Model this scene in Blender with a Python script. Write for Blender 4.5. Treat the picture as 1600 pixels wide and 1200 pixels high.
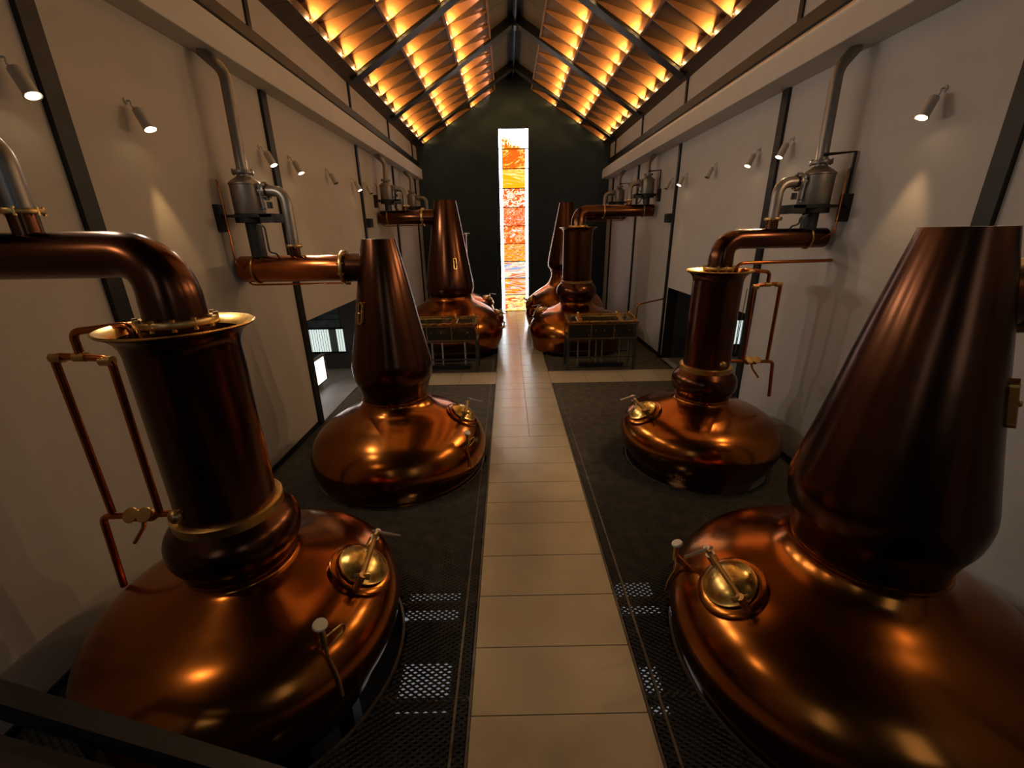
import bpy, bmesh, math, random
from math import sin, cos, pi, radians, sqrt, hypot, atan2
from mathutils import Vector, Matrix
random.seed(7)
for o in list(bpy.data.objects): bpy.data.objects.remove(o)
sc = bpy.context.scene
COL = sc.collection
H = 3.5                                   # eye height in metres; plan units below are multiples of it
def W(x, y, z): return Vector((x*H, y*H, (z+1)*H))

# ------------------------------------------------------------ camera
cd = bpy.data.cameras.new('camera'); cam = bpy.data.objects.new('camera', cd); COL.objects.link(cam)
Fv = Vector((0.00441372, 0.94207514, -0.33537284)); Rv = Vector((0.99982426, -0.01026803, -0.01568497)); Uv = Vector((0.01822004, 0.33524467, 0.9419549))
cam.matrix_world = Matrix(((Rv.x, Uv.x, -Fv.x, 0), (Rv.y, Uv.y, -Fv.y, 0), (Rv.z, Uv.z, -Fv.z, H), (0, 0, 0, 1)))
cd.sensor_width = 36; cd.lens = 663.6/1600*36; cd.clip_start = .05; cd.clip_end = 200
sc.camera = cam
# ------------------------------------------------------------ world, colour, sampling
w = bpy.data.worlds.new('world'); sc.world = w; w.use_nodes = True
w.node_tree.nodes['Background'].inputs[0].default_value = (.5, .6, .75, 1)
w.node_tree.nodes['Background'].inputs[1].default_value = .02
sc.view_settings.view_transform = 'Standard'; sc.view_settings.look = 'None'
sc.view_settings.exposure = 0.0; sc.view_settings.gamma = 1; sc.view_settings.use_curve_mapping = False
sc.cycles.use_denoising = True
sc.cycles.max_bounces = 8; sc.cycles.diffuse_bounces = 4; sc.cycles.glossy_bounces = 5
sc.cycles.sample_clamp_indirect = 6; sc.cycles.caustics_reflective = False; sc.cycles.caustics_refractive = False
# light levels
E_SPOT = 42.0; E_SPILL = 125.0; E_UP = 27.0; E_GLOW = 3.0; E_WIN = 3.4; E_FILL = 1.2; E_PASS = 22.0; E_UNDER = 8.0
WARM = (1, .62, .27); AMBER = (1, .50, .12)

# ------------------------------------------------------------ materials
MATS = {}
def mat(name, col, rough=.6, metal=0.0, noise=.12, scale=6, bump=.0, bscale=40, rvar=.0, emis=None, estr=0, coat=0, spec=None, stretch=None):
    m = bpy.data.materials.new(name); m.use_nodes = True; nt = m.node_tree; b = nt.nodes['Principled BSDF']
    tc = nt.nodes.new('ShaderNodeTexCoord'); mp = nt.nodes.new('ShaderNodeMapping'); nt.links.new(tc.outputs['Object'], mp.inputs[0])
    if stretch: mp.inputs['Scale'].default_value = stretch
    n = nt.nodes.new('ShaderNodeTexNoise'); n.inputs['Scale'].default_value = scale; n.inputs['Detail'].default_value = 4
    nt.links.new(mp.outputs[0], n.inputs['Vector'])
    r = nt.nodes.new('ShaderNodeValToRGB')
    r.color_ramp.elements[0].position = .3; r.color_ramp.elements[1].position = .7
    r.color_ramp.elements[0].color = [max(0, c*(1-noise)) for c in col]+[1]
    r.color_ramp.elements[1].color = [min(1, c*(1+noise)) for c in col]+[1]
    nt.links.new(n.outputs['Fac'], r.inputs[0]); nt.links.new(r.outputs[0], b.inputs['Base Color'])
    b.inputs['Roughness'].default_value = rough; b.inputs['Metallic'].default_value = metal
    if spec is not None: b.inputs['Specular IOR Level'].default_value = spec
    if coat: b.inputs['Coat Weight'].default_value = coat; b.inputs['Coat Roughness'].default_value = .08
    if rvar:
        mr = nt.nodes.new('ShaderNodeMapRange'); mr.inputs[3].default_value = rough-rvar; mr.inputs[4].default_value = rough+rvar
        nt.links.new(n.outputs['Fac'], mr.inputs[0]); nt.links.new(mr.outputs[0], b.inputs['Roughness'])
    if bump:
        n2 = nt.nodes.new('ShaderNodeTexNoise'); n2.inputs['Scale'].default_value = bscale; nt.links.new(mp.outputs[0], n2.inputs['Vector'])
        bp = nt.nodes.new('ShaderNodeBump'); bp.inputs['Strength'].default_value = bump; bp.inputs['Distance'].default_value = .02
        nt.links.new(n2.outputs['Fac'], bp.inputs['Height']); nt.links.new(bp.outputs[0], b.inputs['Normal'])
    if emis: b.inputs['Emission Color'].default_value = (*emis, 1); b.inputs['Emission Strength'].default_value = estr
    MATS[name] = m; return m
def emat(name, col, s):
    m = bpy.data.materials.new(name); m.use_nodes = True; nt = m.node_tree
    nt.nodes.remove(nt.nodes['Principled BSDF']); e = nt.nodes.new('ShaderNodeEmission')
    e.inputs[0].default_value = (*col, 1); e.inputs[1].default_value = s
    nt.links.new(e.outputs[0], nt.nodes['Material Output'].inputs[0]); MATS[name] = m; return m
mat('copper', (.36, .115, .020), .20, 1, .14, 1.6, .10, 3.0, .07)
mat('copper_shaded', (.10, .038, .018), .24, 1, .16, 1.4, .08, 3.0, .06)  # same copper, base darkened for the dark surroundings the necks reflect
mat('copper_pipe', (.46, .135, .035), .24, 1, .15, 5, 0, 1, .05)
mat('brass', (.78, .50, .15), .28, 1, .15, 8, 0, 1, .06)
mat('dull_brass', (.50, .31, .11), .36, 1, .2, 8, 0, 1, .06)
mat('grey_steel', (.26, .225, .19), .42, .75, .15, 6, 0, 1, .06)
mat('steel_light', (.55, .53, .5), .3, 1, .1, 8)
mat('black_steel', (.011, .012, .012), .5, .2, .3, 5)
mat('frame_steel', (.05, .05, .05), .4, .5, .2, 9)
mat('plaster', (.60, .555, .52), .85, 0, .03, 2.5, .10, 60)
mat('plaster_warm_lit', (.60, .52, .44), .85, 0, .03, 2.5, .10, 60)  # plaster again, tinted warmer to stand for the left wall's warm light
mat('plaster_box', (.62, .56, .50), .8, 0, .03, 2.5)
mat('charcoal_wall', (.026, .044, .062), .8, 0, .15, 2.0)
mat('floor_tile', (.37, .295, .185), .23, 0, .07, 2.2, 0, 1, .05, spec=.8)
mat('joint', (.10, .085, .065), .8)
mat('mesh_steel', (.062, .05, .034), .55, .5, .3, 7)
mat('mesh_frame', (.10, .085, .065), .5, .6, .3, 7)
mat('lower_floor', (.035, .035, .035), .8, 0, .3, 1.5)
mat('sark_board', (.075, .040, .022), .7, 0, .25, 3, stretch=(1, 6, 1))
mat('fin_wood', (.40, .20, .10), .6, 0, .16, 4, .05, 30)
mat('dark_wood', (.07, .042, .027), .6, 0, .25, 4, stretch=(1, 5, 1))
mat('purlin_wood', (.16, .085, .05), .6, 0, .2, 4)
mat('ridge_board', (.045, .038, .032), .7, 0, .2, 4)
mat('lamp_shell', (.52, .47, .41), .45, .1, .05, 9)
mat('white_paint', (.72, .70, .66), .5, 0, .04, 5)
mat('ledge_wood', (.42, .22, .10), .45, .4, .15, 6)
mat('glass_dark', (.02, .018, .012), .08, 0, .1, 9, coat=.6)
mat('knob_cream', (.62, .56, .42), .4, 0, .05, 9)
mat('passage_floor', (.30, .27, .25), .5, 0, .1, 2)
mat('passage_wall', (.05, .05, .05), .7, 0, .1, 2)
mat('teal_glass', (.08, .12, .125), .2, 0, .5, 3)
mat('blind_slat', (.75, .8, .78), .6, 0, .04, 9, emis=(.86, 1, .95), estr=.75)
mat('blind_gap', (.16, .2, .2), .6, 0, .1, 9)
mat('screen_frame', (.22, .21, .2), .5, 0, .1, 9)
emat('lens_on', (1, .80, .42), 14); mat('lens_off', (.10, .09, .07), .2)
emat('uplight_bulb', (1, .62, .22), 16); emat('uplight_pale', (1, .80, .70), 6)
emat('screen_white', (1, 1, 1), 1.6)
emat('fill_glass', (.72, .84, 1), E_FILL)  # glow of the added fill windows in the near gable
emat('under_light', (.9, .95, 1), .19)
emat('glass_border', (.86, .97, 1), E_WIN*2.4)
def cloud(nt, vec, sx, sz, detail, seed, dist=1.0):
    mp = nt.nodes.new('ShaderNodeMapping'); mp.inputs['Scale'].default_value = (sx, 1, sz); mp.inputs['Location'].default_value = (seed, seed*1.7, 0)
    nt.links.new(vec, mp.inputs[0]); n = nt.nodes.new('ShaderNodeTexNoise'); n.inputs['Scale'].default_value = 1; n.inputs['Detail'].default_value = detail
    n.inputs['Distortion'].default_value = dist; nt.links.new(mp.outputs[0], n.inputs['Vector']); return n.outputs['Fac']
def art_glass(name, stops, sx, sz, detail, seed, rot=0.0, grad=None):
    """backlit coloured glass: bands of pigment brushed across the pane"""
    m = bpy.data.materials.new(name); m.use_nodes = True; nt = m.node_tree; nt.nodes.remove(nt.nodes['Principled BSDF'])
    tc = nt.nodes.new('ShaderNodeTexCoord'); rt = nt.nodes.new('ShaderNodeMapping'); rt.inputs['Rotation'].default_value = (0, rot, 0)
    nt.links.new(tc.outputs['Object'], rt.inputs[0])
    f = cloud(nt, rt.outputs[0], sx, sz, detail, seed, 1.2)
    r = nt.nodes.new('ShaderNodeValToRGB'); r.color_ramp.elements[0].position = stops[0][0]; r.color_ramp.elements[0].color = (*stops[0][1], 1)
    r.color_ramp.elements[1].position = stops[-1][0]; r.color_ramp.elements[1].color = (*stops[-1][1], 1)
    for p, c in stops[1:-1]:
        e = r.color_ramp.elements.new(p); e.color = (*c, 1)
    if grad:
        z0, sl, k = grad; sp = nt.nodes.new('ShaderNodeSeparateXYZ'); nt.links.new(tc.outputs['Object'], sp.inputs[0])
        a = nt.nodes.new('ShaderNodeMath'); a.operation = 'MULTIPLY_ADD'; nt.links.new(sp.outputs['X'], a.inputs[0]); a.inputs[1].default_value = sl*k; a.inputs[2].default_value = -z0*k
        b = nt.nodes.new('ShaderNodeMath'); b.operation = 'MULTIPLY_ADD'; nt.links.new(sp.outputs['Z'], b.inputs[0]); b.inputs[1].default_value = k; nt.links.new(a.outputs[0], b.inputs[2])
        c = nt.nodes.new('ShaderNodeMath'); c.operation = 'ADD'; nt.links.new(b.outputs[0], c.inputs[0]); nt.links.new(f, c.inputs[1]); f = c.outputs[0]
    nt.links.new(f, r.inputs[0])
    e = nt.nodes.new('ShaderNodeEmission'); nt.links.new(r.outputs[0], e.inputs[0]); e.inputs[1].default_value = E_WIN*.50
    nt.links.new(e.outputs[0], nt.nodes['Material Output'].inputs[0]); MATS[name] = m
Wt = (.95, 1, .95); Or = (1, .10, .008); Ye = (1, .33, .006); Rd = (.62, .05, .02); Cr = (1, .68, .28); Bl = (.12, .33, .62); Pk = (.8, .22, .14); Gn = (.85, .95, .5)
art_glass('art_sky', [(.34, Or), (.42, Ye), (.47, Cr), (.52, Wt), (.66, (.55, .72, .62)), (.74, Wt)], 9, 9, 9, 3, 0, (7.05, .45, .55))
art_glass('art_flame', [(.36, Or), (.48, Or), (.53, Ye), (.56, Cr), (.58, Or), (.66, Ye)], 1.6, 6, 4, 11, .42)
art_glass('art_gold', [(.38, Ye), (.50, Ye), (.55, Cr), (.60, (1, .4, .01)), (.68, Ye)], 1.0, 9, 5, 21, -.12)
art_glass('art_speckle', [(.38, Or), (.47, Rd), (.51, Cr), (.56, Wt), (.60, Pk), (.68, Ye)], 5, 8, 8, 31, .3)
art_glass('art_ember', [(.36, Rd), (.47, Or), (.50, Cr), (.53, Rd), (.60, Or), (.66, Wt)], 7, 9, 9, 41)
art_glass('art_column', [(.40, Or), (.50, Or), (.53, Cr), (.57, Rd), (.66, Wt)], 3.4, 5, 9, 51)
art_glass('art_streak', [(.38, Ye), (.46, Or), (.50, Cr), (.54, Rd), (.62, Ye)], 1.2, 12, 7, 61)
art_glass('art_water', [(.38, Rd), (.44, Cr), (.48, Bl), (.52, Gn), (.57, Pk), (.64, Bl)], .9, 8, 4, 71, .12)
art_glass('art_dusk', [(.38, Or), (.45, Cr), (.49, Bl), (.52, Ye), (.57, Rd), (.66, Ye)], .8, 10, 4, 87, -.06)
art_glass('art_shore', [(.36, Gn), (.47, Ye), (.52, Gn), (.56, Or), (.66, Rd)], 1.4, 7, 6, 95, .1)

# ------------------------------------------------------------ mesh helpers
def newbm(): return bmesh.new()
def M(name): return MATS[name]
def obj(name, bm, m, parent=None, smooth=False, mats=None):
    me = bpy.data.meshes.new(name)
    if isinstance(bm, tuple): me.from_pydata(bm[0], [], bm[1])
    else: bm.normal_update(); bm.to_mesh(me); bm.free()
    o = bpy.data.objects.new(name, me); COL.objects.link(o)
    me.materials.append(M(m))
    for x in (mats or []): me.materials.append(M(x))
    if smooth:
        me.polygons.foreach_set('use_smooth', [True]*len(me.polygons))
        try: me.set_sharp_from_angle(angle=radians(38))
        except Exception: pass
    if parent is not None: o.parent = parent
    return o
def empty(name, loc=(0, 0, 0), kind=None, label=None, cat=None, group=None, rz=0):
    o = bpy.data.objects.new(name, None); COL.objects.link(o); o.location = loc; o.rotation_euler[2] = rz
    o.empty_display_size = .1
    return tag(o, label, cat, group, kind)
def tag(o, label=None, cat=None, group=None, kind=None):
    if label: o['label'] = label
    if cat: o['category'] = cat
    if group: o['group'] = group
    if kind: o['kind'] = kind
    return o
def plabel(o, label): o['label'] = label; return o
def box(bm, a, b):
    x0, y0, z0 = a; x1, y1, z1 = b
    vs = [bm.verts.new(p) for p in ((x0, y0, z0), (x1, y0, z0), (x1, y1, z0), (x0, y1, z0), (x0, y0, z1), (x1, y0, z1), (x1, y1, z1), (x0, y1, z1))]
    for f in ((0, 3, 2, 1), (4, 5, 6, 7), (0, 1, 5, 4), (1, 2, 6, 5), (2, 3, 7, 6), (3, 0, 4, 7)): bm.faces.new([vs[i] for i in f])
def boxW(bm, a, b):
    p, q = W(*a), W(*b); box(bm, (min(p.x, q.x), min(p.y, q.y), min(p.z, q.z)), (max(p.x, q.x), max(p.y, q.y), max(p.z, q.z)))
def bevel(bm, wd=.01, seg=2):
    bmesh.ops.bevel(bm, geom=list(bm.edges), offset=wd, segments=seg, profile=.5, affect='EDGES')
def prism(bm, pts, vec):
    a = [bm.verts.new(p) for p in pts]; b = [bm.verts.new(Vector(p)+vec) for p in pts]
    n = len(pts)
    bm.faces.new(a); bm.faces.new(b[::-1])
    for i in range(n): bm.faces.new((a[i], b[i], b[(i+1) % n], a[(i+1) % n]))
    bmesh.ops.recalc_face_normals(bm, faces=bm.faces)
def lathe(bm, prof, c=(0, 0, 0), n=64, axis=None, close=False):
    """prof: list of (r, h); spun about `axis` through c"""
    c = Vector(c); ax = Vector(axis or (0, 0, 1)).normalized()
    t = Vector((1, 0, 0)) if abs(ax.x) < .9 else Vector((0, 1, 0)); u = ax.cross(t).normalized(); v = ax.cross(u)
    rings = []
    for r, h in prof:
        if r < 1e-6: rings.append([bm.verts.new(c+ax*h)])
        else: rings.append([bm.verts.new(c+ax*h+u*r*cos(2*pi*k/n)+v*r*sin(2*pi*k/n)) for k in range(n)])
    for A, B in zip(rings[:-1], rings[1:]):
        for k in range(n):
            k2 = (k+1) % n
            if len(A) == 1 and len(B) == 1: continue
            if len(A) == 1: f = (A[0], B[k2], B[k])
            elif len(B) == 1: f = (A[k], A[k2], B[0])
            else: f = (A[k], A[k2], B[k2], B[k])
            try: bm.faces.new(f)
            except ValueError: pass
    bmesh.ops.recalc_face_normals(bm, faces=bm.faces)
def cyl(bm, p, q, r, n=16, r2=None):
    p, q = Vector(p), Vector(q); d = q-p; r2 = r if r2 is None else r2
    lathe(bm, [(0, 0), (r, 0), (r2, d.length), (0, d.length)], p, n, d)
def arcpath(pts, rad, n=7):
    """polyline with its corners rounded"""
    pts = [Vector(p) for p in pts]; out = [pts[0]]
    for a, b, c in zip(pts[:-2], pts[1:-1], pts[2:]):
        u, v = (a-b), (c-b); r = min(rad, u.length*.49, v.length*.49); u.normalize(); v.normalize()
        p, q = b+u*r, b+v*r
        for k in range(n+1):
            t = k/n; out.append(p*(1-t)**2+b*2*t*(1-t)+q*t*t)
    out.append(pts[-1]); return out
def tube(bm, pts, r, n=14, caps=True):
    pts = [Vector(p) for p in pts]; N = len(pts); rs = r if isinstance(r, (list, tuple)) else [r]*N
    tan = [(pts[min(i+1, N-1)]-pts[max(i-1, 0)]).normalized() for i in range(N)]
    up = Vector((0, 0, 1)) if abs(tan[0].z) < .9 else Vector((0, 1, 0)); u = tan[0].cross(up).normalized(); rings = []
    for i in range(N):
        u = (u-tan[i]*u.dot(tan[i])).normalized(); v = tan[i].cross(u)
        rings.append([bm.verts.new(pts[i]+(u*cos(2*pi*k/n)+v*sin(2*pi*k/n))*rs[i]) for k in range(n)])
    for A, B in zip(rings[:-1], rings[1:]):
        for k in range(n): bm.faces.new((A[k], A[(k+1) % n], B[(k+1) % n], B[k]))
    if caps: bm.faces.new(rings[0][::-1]); bm.faces.new(rings[-1])
    bmesh.ops.recalc_face_normals(bm, faces=bm.faces)
def crspline(pts, n=6):
    P = [Vector((*p, 0)) for p in pts]; P = [2*P[0]-P[1]]+P+[2*P[-1]-P[-2]]; out = []
    for i in range(1, len(P)-2):
        a, b, c, d = P[i-1:i+3]
        for k in range(n):
            t = k/n; q = .5*((2*b)+(-a+c)*t+(2*a-5*b+4*c-d)*t*t+(-a+3*b-3*c+d)*t**3); out.append((max(q.x, 0), q.y))
    out.append((P[-2].x, P[-2].y)); return out
def mk(name, m, parent, fn, *a, smooth=False, **k):
    bm = newbm(); fn(bm, *a, **k); return obj(name, bm, m, parent, smooth)

# ------------------------------------------------------------ room shell
XL, XR, YN, YE = -1.076, 1.261, -1.0, 5.75
XC = .0955
POSTS = [.15, 1.185, 2.20, 3.43, 4.45, 5.48]
OPL = (2.235, 3.25, -.425); OPR = (2.235, 3.39, -.425)       # passage openings: y0, y1, head height
WT = .06
def wall_with_opening(name, x, side, op):
    bm = newbm(); xo = x+side*WT
    boxW(bm, (x, YN, -1.8), (xo, op[0], 1.02)); boxW(bm, (x, op[1], -1.8), (xo, YE, 1.02)); boxW(bm, (x, op[0], op[2]), (xo, op[1], 1.02))
    boxW(bm, (x, op[0], -1.8), (xo, op[1], -1.0-.004))
    return tag(obj(name, bm, 'plaster_warm_lit' if side < 0 else 'plaster'), kind='structure')
wall_l = wall_with_opening('wall_left', XL, -1, OPL)
wall_r = wall_with_opening('wall_right', XR, 1, OPR)
# end gable with the tall slot for the stained glass
WX0, WX1, WZ0, WZ1 = -.090, .272, -1.0, 1.168
bm = newbm()
def gable(bm, y0, y1, slot):
    top = lambda x: 1.679-.62*abs(x-XC)+.16
    xs = [XL-WT, slot[0], slot[1], XR+WT] if slot else [XL-WT, XC, XR+WT]
    V3 = W
    def quad(x0, x1, z0, z1a, z1b):
        prism(bm, [V3(x0, y0, z0), V3(x1, y0, z0), V3(x1, y0, z1b), V3(x0, y0, z1a)], Vector((0, (y1-y0)*H, 0)))
    if slot:
        quad(xs[0], xs[1], -1.8, top(xs[0]), top(xs[1])); quad(xs[2], xs[3], -1.8, top(xs[2]), top(xs[3]))
        quad(xs[1], XC, slot[3], top(xs[1]), top(XC)); quad(XC, xs[2], slot[3], top(XC), top(xs[2]))
        quad(xs[1], xs[2], -1.8, slot[2]-.004, slot[2]-.004)
    else:
        quad(xs[0], xs[1], -1.8, top(xs[0]), top(xs[1])); quad(xs[1], xs[2], -1.8, top(xs[1]), top(xs[2]))
gable(bm, YE, YE+.08, (WX0, WX1, WZ0, WZ1)); tag(obj('wall_end', bm, 'charcoal_wall'), kind='structure')
bm = newbm(); gable(bm, YN-.06, YN, None); tag(obj('wall_near', bm, 'charcoal_wall'), kind='structure')

# stained glass window
win = empty('window_1', W((WX0+WX1)/2, YE, -1), kind='structure')
leads = [1.168, .95, .735, .518, .300, .082, -.134, -.352, -.568, -.784, -1.0]
arts = ['art_sky', 'art_flame', 'art_gold', 'art_speckle', 'art_ember', 'art_column', 'art_streak', 'art_water', 'art_dusk', 'art_shore']
base = win.location
def loc(p): return p-base
for i, a in enumerate(arts):
    z1, z0 = leads[i], leads[i+1]; bw = .042
    bm = newbm(); p, q = loc(W(WX0+bw, YE+.02, z0+.004)), loc(W(WX1-bw, YE+.024, z1-.004)); box(bm, p, q); obj('glass_pane', bm, a, win)
    for xa, xb in ((WX0+.004, WX0+bw-.002), (WX1-bw+.002, WX1-.004)):
        bm = newbm(); box(bm, loc(W(xa, YE+.02, z0+.004)), loc(W(xb, YE+.024, z1-.004))); obj('border_pane', bm, 'glass_border', win)
for z in leads[1:-1]:
    bm = newbm(); box(bm, loc(W(WX0, YE+.010, z-.0045)), loc(W(WX1, YE+.026, z+.0045))); obj('glazing_bar', bm, 'black_steel', win)
bm = newbm()
for a, b in (((WX0, YE+.005, -1), (WX0+.004, YE+.05, WZ1)), ((WX1-.004, YE+.005, -1), (WX1, YE+.05, WZ1)), ((WX0, YE+.005, WZ1-.004), (WX1, YE+.05, WZ1)), ((WX0, YE+.005, -1), (WX1, YE+.05, -.996))):
    box(bm, loc(W(*a)), loc(W(*b)))
obj('window_frame', bm, 'black_steel', win)

# near gable windows, added unseen behind the camera as soft cool fill light
for n, (x0, x1, z0, z1) in enumerate(((-.86, -.5, -.1, .72), (.68, 1.05, -.1, .72))):
    wn = empty('window_%d' % (n+2), W((x0+x1)/2, YN, z0), kind='structure'); b0 = wn.location
    for i in range(2):
        for j in range(3):
            xa = x0+(x1-x0)*i/2+.008; xb = x0+(x1-x0)*(i+1)/2-.008; za = z0+(z1-z0)*j/3+.008; zb = z0+(z1-z0)*(j+1)/3-.008
            bm = newbm(); box(bm, W(xa, YN+.004, za)-b0, W(xb, YN+.008, zb)-b0); obj('glass_pane', bm, 'fill_glass', wn)
    bm = newbm()
    for x in (x0, (x0+x1)/2, x1): box(bm, W(x-.008, YN, z0)-b0, W(x+.008, YN+.014, z1)-b0)
    for j in range(4):
        z = z0+(z1-z0)*j/3; box(bm, W(x0, YN, z-.008)-b0, W(x1, YN+.014, z+.008)-b0)
    obj('window_frame', bm, 'black_steel', wn)

# ------------------------------------------------------------ posts, rails, wall boxes
tn = 0
def trim(bm, m, smooth=False):
    global tn; tn += 1
    return tag(obj('trim_%d' % tn, bm, m, smooth=smooth), kind='structure')
for side, x, op in ((1, XL, OPL), (-1, XR, OPR)):
    for i, y in enumerate(POSTS):
        hw = .024 if i < 3 else .015
        bm = newbm(); boxW(bm, (x+side*.014, y-hw, -1.0), (x-side*.002, y+hw, .604)); trim(bm, 'black_steel')   # lower post
        bm = newbm(); boxW(bm, (x+side*.010, y-.014, .82), (x-side*.002, y+.014, .985)); trim(bm, 'black_steel')
    bm = newbm(); boxW(bm, (x+side*.02, YN, .775 if side > 0 else .77), (x-side*.002, YE-.01, .822)); trim(bm, 'black_steel')     # rail beam
    # eave soffit: short boards
    ex = XC-side*1.0805; 
    eb = empty('trim_%d' % (tn+1), W(x, YN, .99), kind='structure'); tn += 1
    ys = [YN+.34*k for k in range(int((YE-YN)/.34)+1)]+[YE]
    for a, b in zip(ys[:-1], ys[1:]):
        bm = newbm(); l = eb.location
        pts = [W(x-side*.02, a+.002, .975), W(ex+side*.012, a+.002, 1.005), W(ex+side*.012, a+.002, 1.05), W(x-side*.02, a+.002, 1.05)]
        prism(bm, [p-l for p in pts], Vector((0, (b-a-.004)*H, 0))); obj('soffit_board', bm, 'dark_wood', eb)
    # boxed duct above the posts
    bx = x+side*(.092 if side > 0 else .135); zb, zt = (.606, .712) if side > 0 else (.582, .668)
    bm = newbm(); boxW(bm, (x-side*.001, YN+.002, zb), (bx, 5.52, zt)); bevel(bm, .012, 2); trim(bm, 'plaster_box')
    # base trim along the wall
    for a, b in ((YN, op[0]), (op[1], YE)):
        bm = newbm(); boxW(bm, (x+side*.006, a, -1.0), (x-side*.001, b, -.975)); 
        o = tag(obj('baseboard_left' if side > 0 else 'baseboard_right', bm, 'black_steel'), kind='structure')
# pipes lying on the right-hand duct
pr = tag(mk('copper_main', 'ledge_wood', None, cyl, W(1.172, YN+.05, .690), W(1.172, 5.5, .690), .020*H, smooth=True), 'orange-brown copper main pipe along the top of the right wall duct', 'pipe')
pr2 = tag(mk('white_conduit', 'white_paint', None, cyl, W(1.139, YN+.05, .6775), W(1.139, 5.5, .6775), .009*H, smooth=True), 'thin white conduit beside the copper main on the right wall duct', 'pipe')

# ------------------------------------------------------------ roof
roof = empty('ceiling', W(XC, 0, 1.679), kind='structure'); rb = roof.location
S = .965; th = math.atan(.62); cu, su = cos(th), sin(th); RZ = 1.679
FR = [y for y in (.12, 1.145, 2.17, 3.39, 4.40, 5.43)]
cols = [1.0805, .790, .4975, .2115]           # distance from the ridge of the row boundaries
rows = []
bays = [(1.19, 2.125, 4), (2.215, 3.345, 5), (3.435, 4.355, 4), (4.445, 5.385, 4), (5.475, 5.74, 1)]
DEP = .10
def rp(side, d, y, up=0):       # point on the lower plane of the roof slope, `up` measured square to it
    n = Vector((-side*su, 0, cu)) if side > 0 else Vector((su, 0, cu))
    return W(XC-side*d, y, RZ-.62*d)+n*(up*H)
def proj_board(bm, side, pts, yv):
    prism(bm, pts, Vector((0, yv*H, 0)))
spots_up = []
for side in (1, -1):
    for (b0, b1, n) in bays:
        st = (b1-b0)/n
        for k in range(n):
            y0, y1 = b0+st*k, b0+st*(k+1)
            for c in range(3):
                dA, dT = cols[c], cols[c+1]
                yf = y1-.014; A, T, B = rp(side, dA-.006, yf), rp(side, dT, yf), rp(side, dA-.006, yf, DEP)
                # triangular fin at the far side of the bay
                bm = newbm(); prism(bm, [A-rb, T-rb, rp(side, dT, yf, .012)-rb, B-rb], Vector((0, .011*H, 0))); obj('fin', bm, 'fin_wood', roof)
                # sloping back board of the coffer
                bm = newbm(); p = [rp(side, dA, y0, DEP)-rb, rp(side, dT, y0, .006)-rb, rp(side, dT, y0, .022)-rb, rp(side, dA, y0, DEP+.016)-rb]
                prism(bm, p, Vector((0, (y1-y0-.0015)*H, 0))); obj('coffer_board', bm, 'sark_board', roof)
                spots_up.append((side, dA, y1, c, y0))
    # frames, purlins and eave/ridge boards
    for y in FR:
        bm = newbm(); p = [rp(side, 1.12, y-.045, -.018)-rb, rp(side, 0, y-.045, -.018)-rb, rp(side, 0, y-.045, .05)-rb, rp(side, 1.12, y-.045, .05)-rb]
        prism(bm, p, Vector((0, .09*H, 0))); obj('rafter', bm, 'black_steel', roof, mats=None)
    for c, d in enumerate(cols):
        bm = newbm(); p = [rp(side, d+.006, 1.0, -.004)-rb, rp(side, d-.006, 1.0, -.004)-rb, rp(side, d-.006, 1.0, .006)-rb, rp(side, d-.002, 1.0, DEP+.01 if c < 3 else .05)-rb, rp(side, d+.006, 1.0, DEP+.01 if c < 3 else .05)-rb]
        prism(bm, p, Vector((0, (YE-1.0-.002)*H, 0))); obj('purlin', bm, 'purlin_wood', roof)
    # plain boards by the ridge
    ys = [YN+.42*k for k in range(int((YE-YN)/.42)+1)]+[YE]
    for a, b in zip(ys[:-1], ys[1:]):
        bm = newbm(); p = [rp(side, .205, a, .045)-rb, rp(side, -.006, a, .045)-rb, rp(side, -.006, a, .06)-rb, rp(side, .205, a, .06)-rb]
        prism(bm, p, Vector((0, (b-a-.003)*H, 0))); obj('ridge_board', bm, 'ridge_board', roof)
    # outer deck over everything
    bm = newbm(); p = [rp(side, 1.25, YN, .13)-rb, rp(side, -.02, YN, .13)-rb, rp(side, -.02, YN, .15)-rb, rp(side, 1.25, YN, .15)-rb]
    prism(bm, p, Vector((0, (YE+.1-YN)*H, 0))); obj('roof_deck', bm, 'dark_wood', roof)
    bm = newbm(); p = [rp(side, 1.08, YN, .0)-rb, rp(side, .2, YN, .0)-rb, rp(side, .2, YN, .02)-rb, rp(side, 1.08, YN, .02)-rb]
    prism(bm, p, Vector((0, (1.1-YN)*H, 0))); obj('boarding', bm, 'sark_board', roof)
bm = newbm(); box(bm, W(XC-.006, YN, 1.66)-rb, W(XC+.006, YE, 1.70)-rb); obj('ridge_beam', bm, 'black_steel', roof)
for y in FR:
    bm = newbm(); box(bm, W(XC-.010, y-.05, 1.632)-rb, W(XC+.010, y+.05, 1.66)-rb); obj('ridge_bracket', bm, 'frame_steel', roof)
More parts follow.
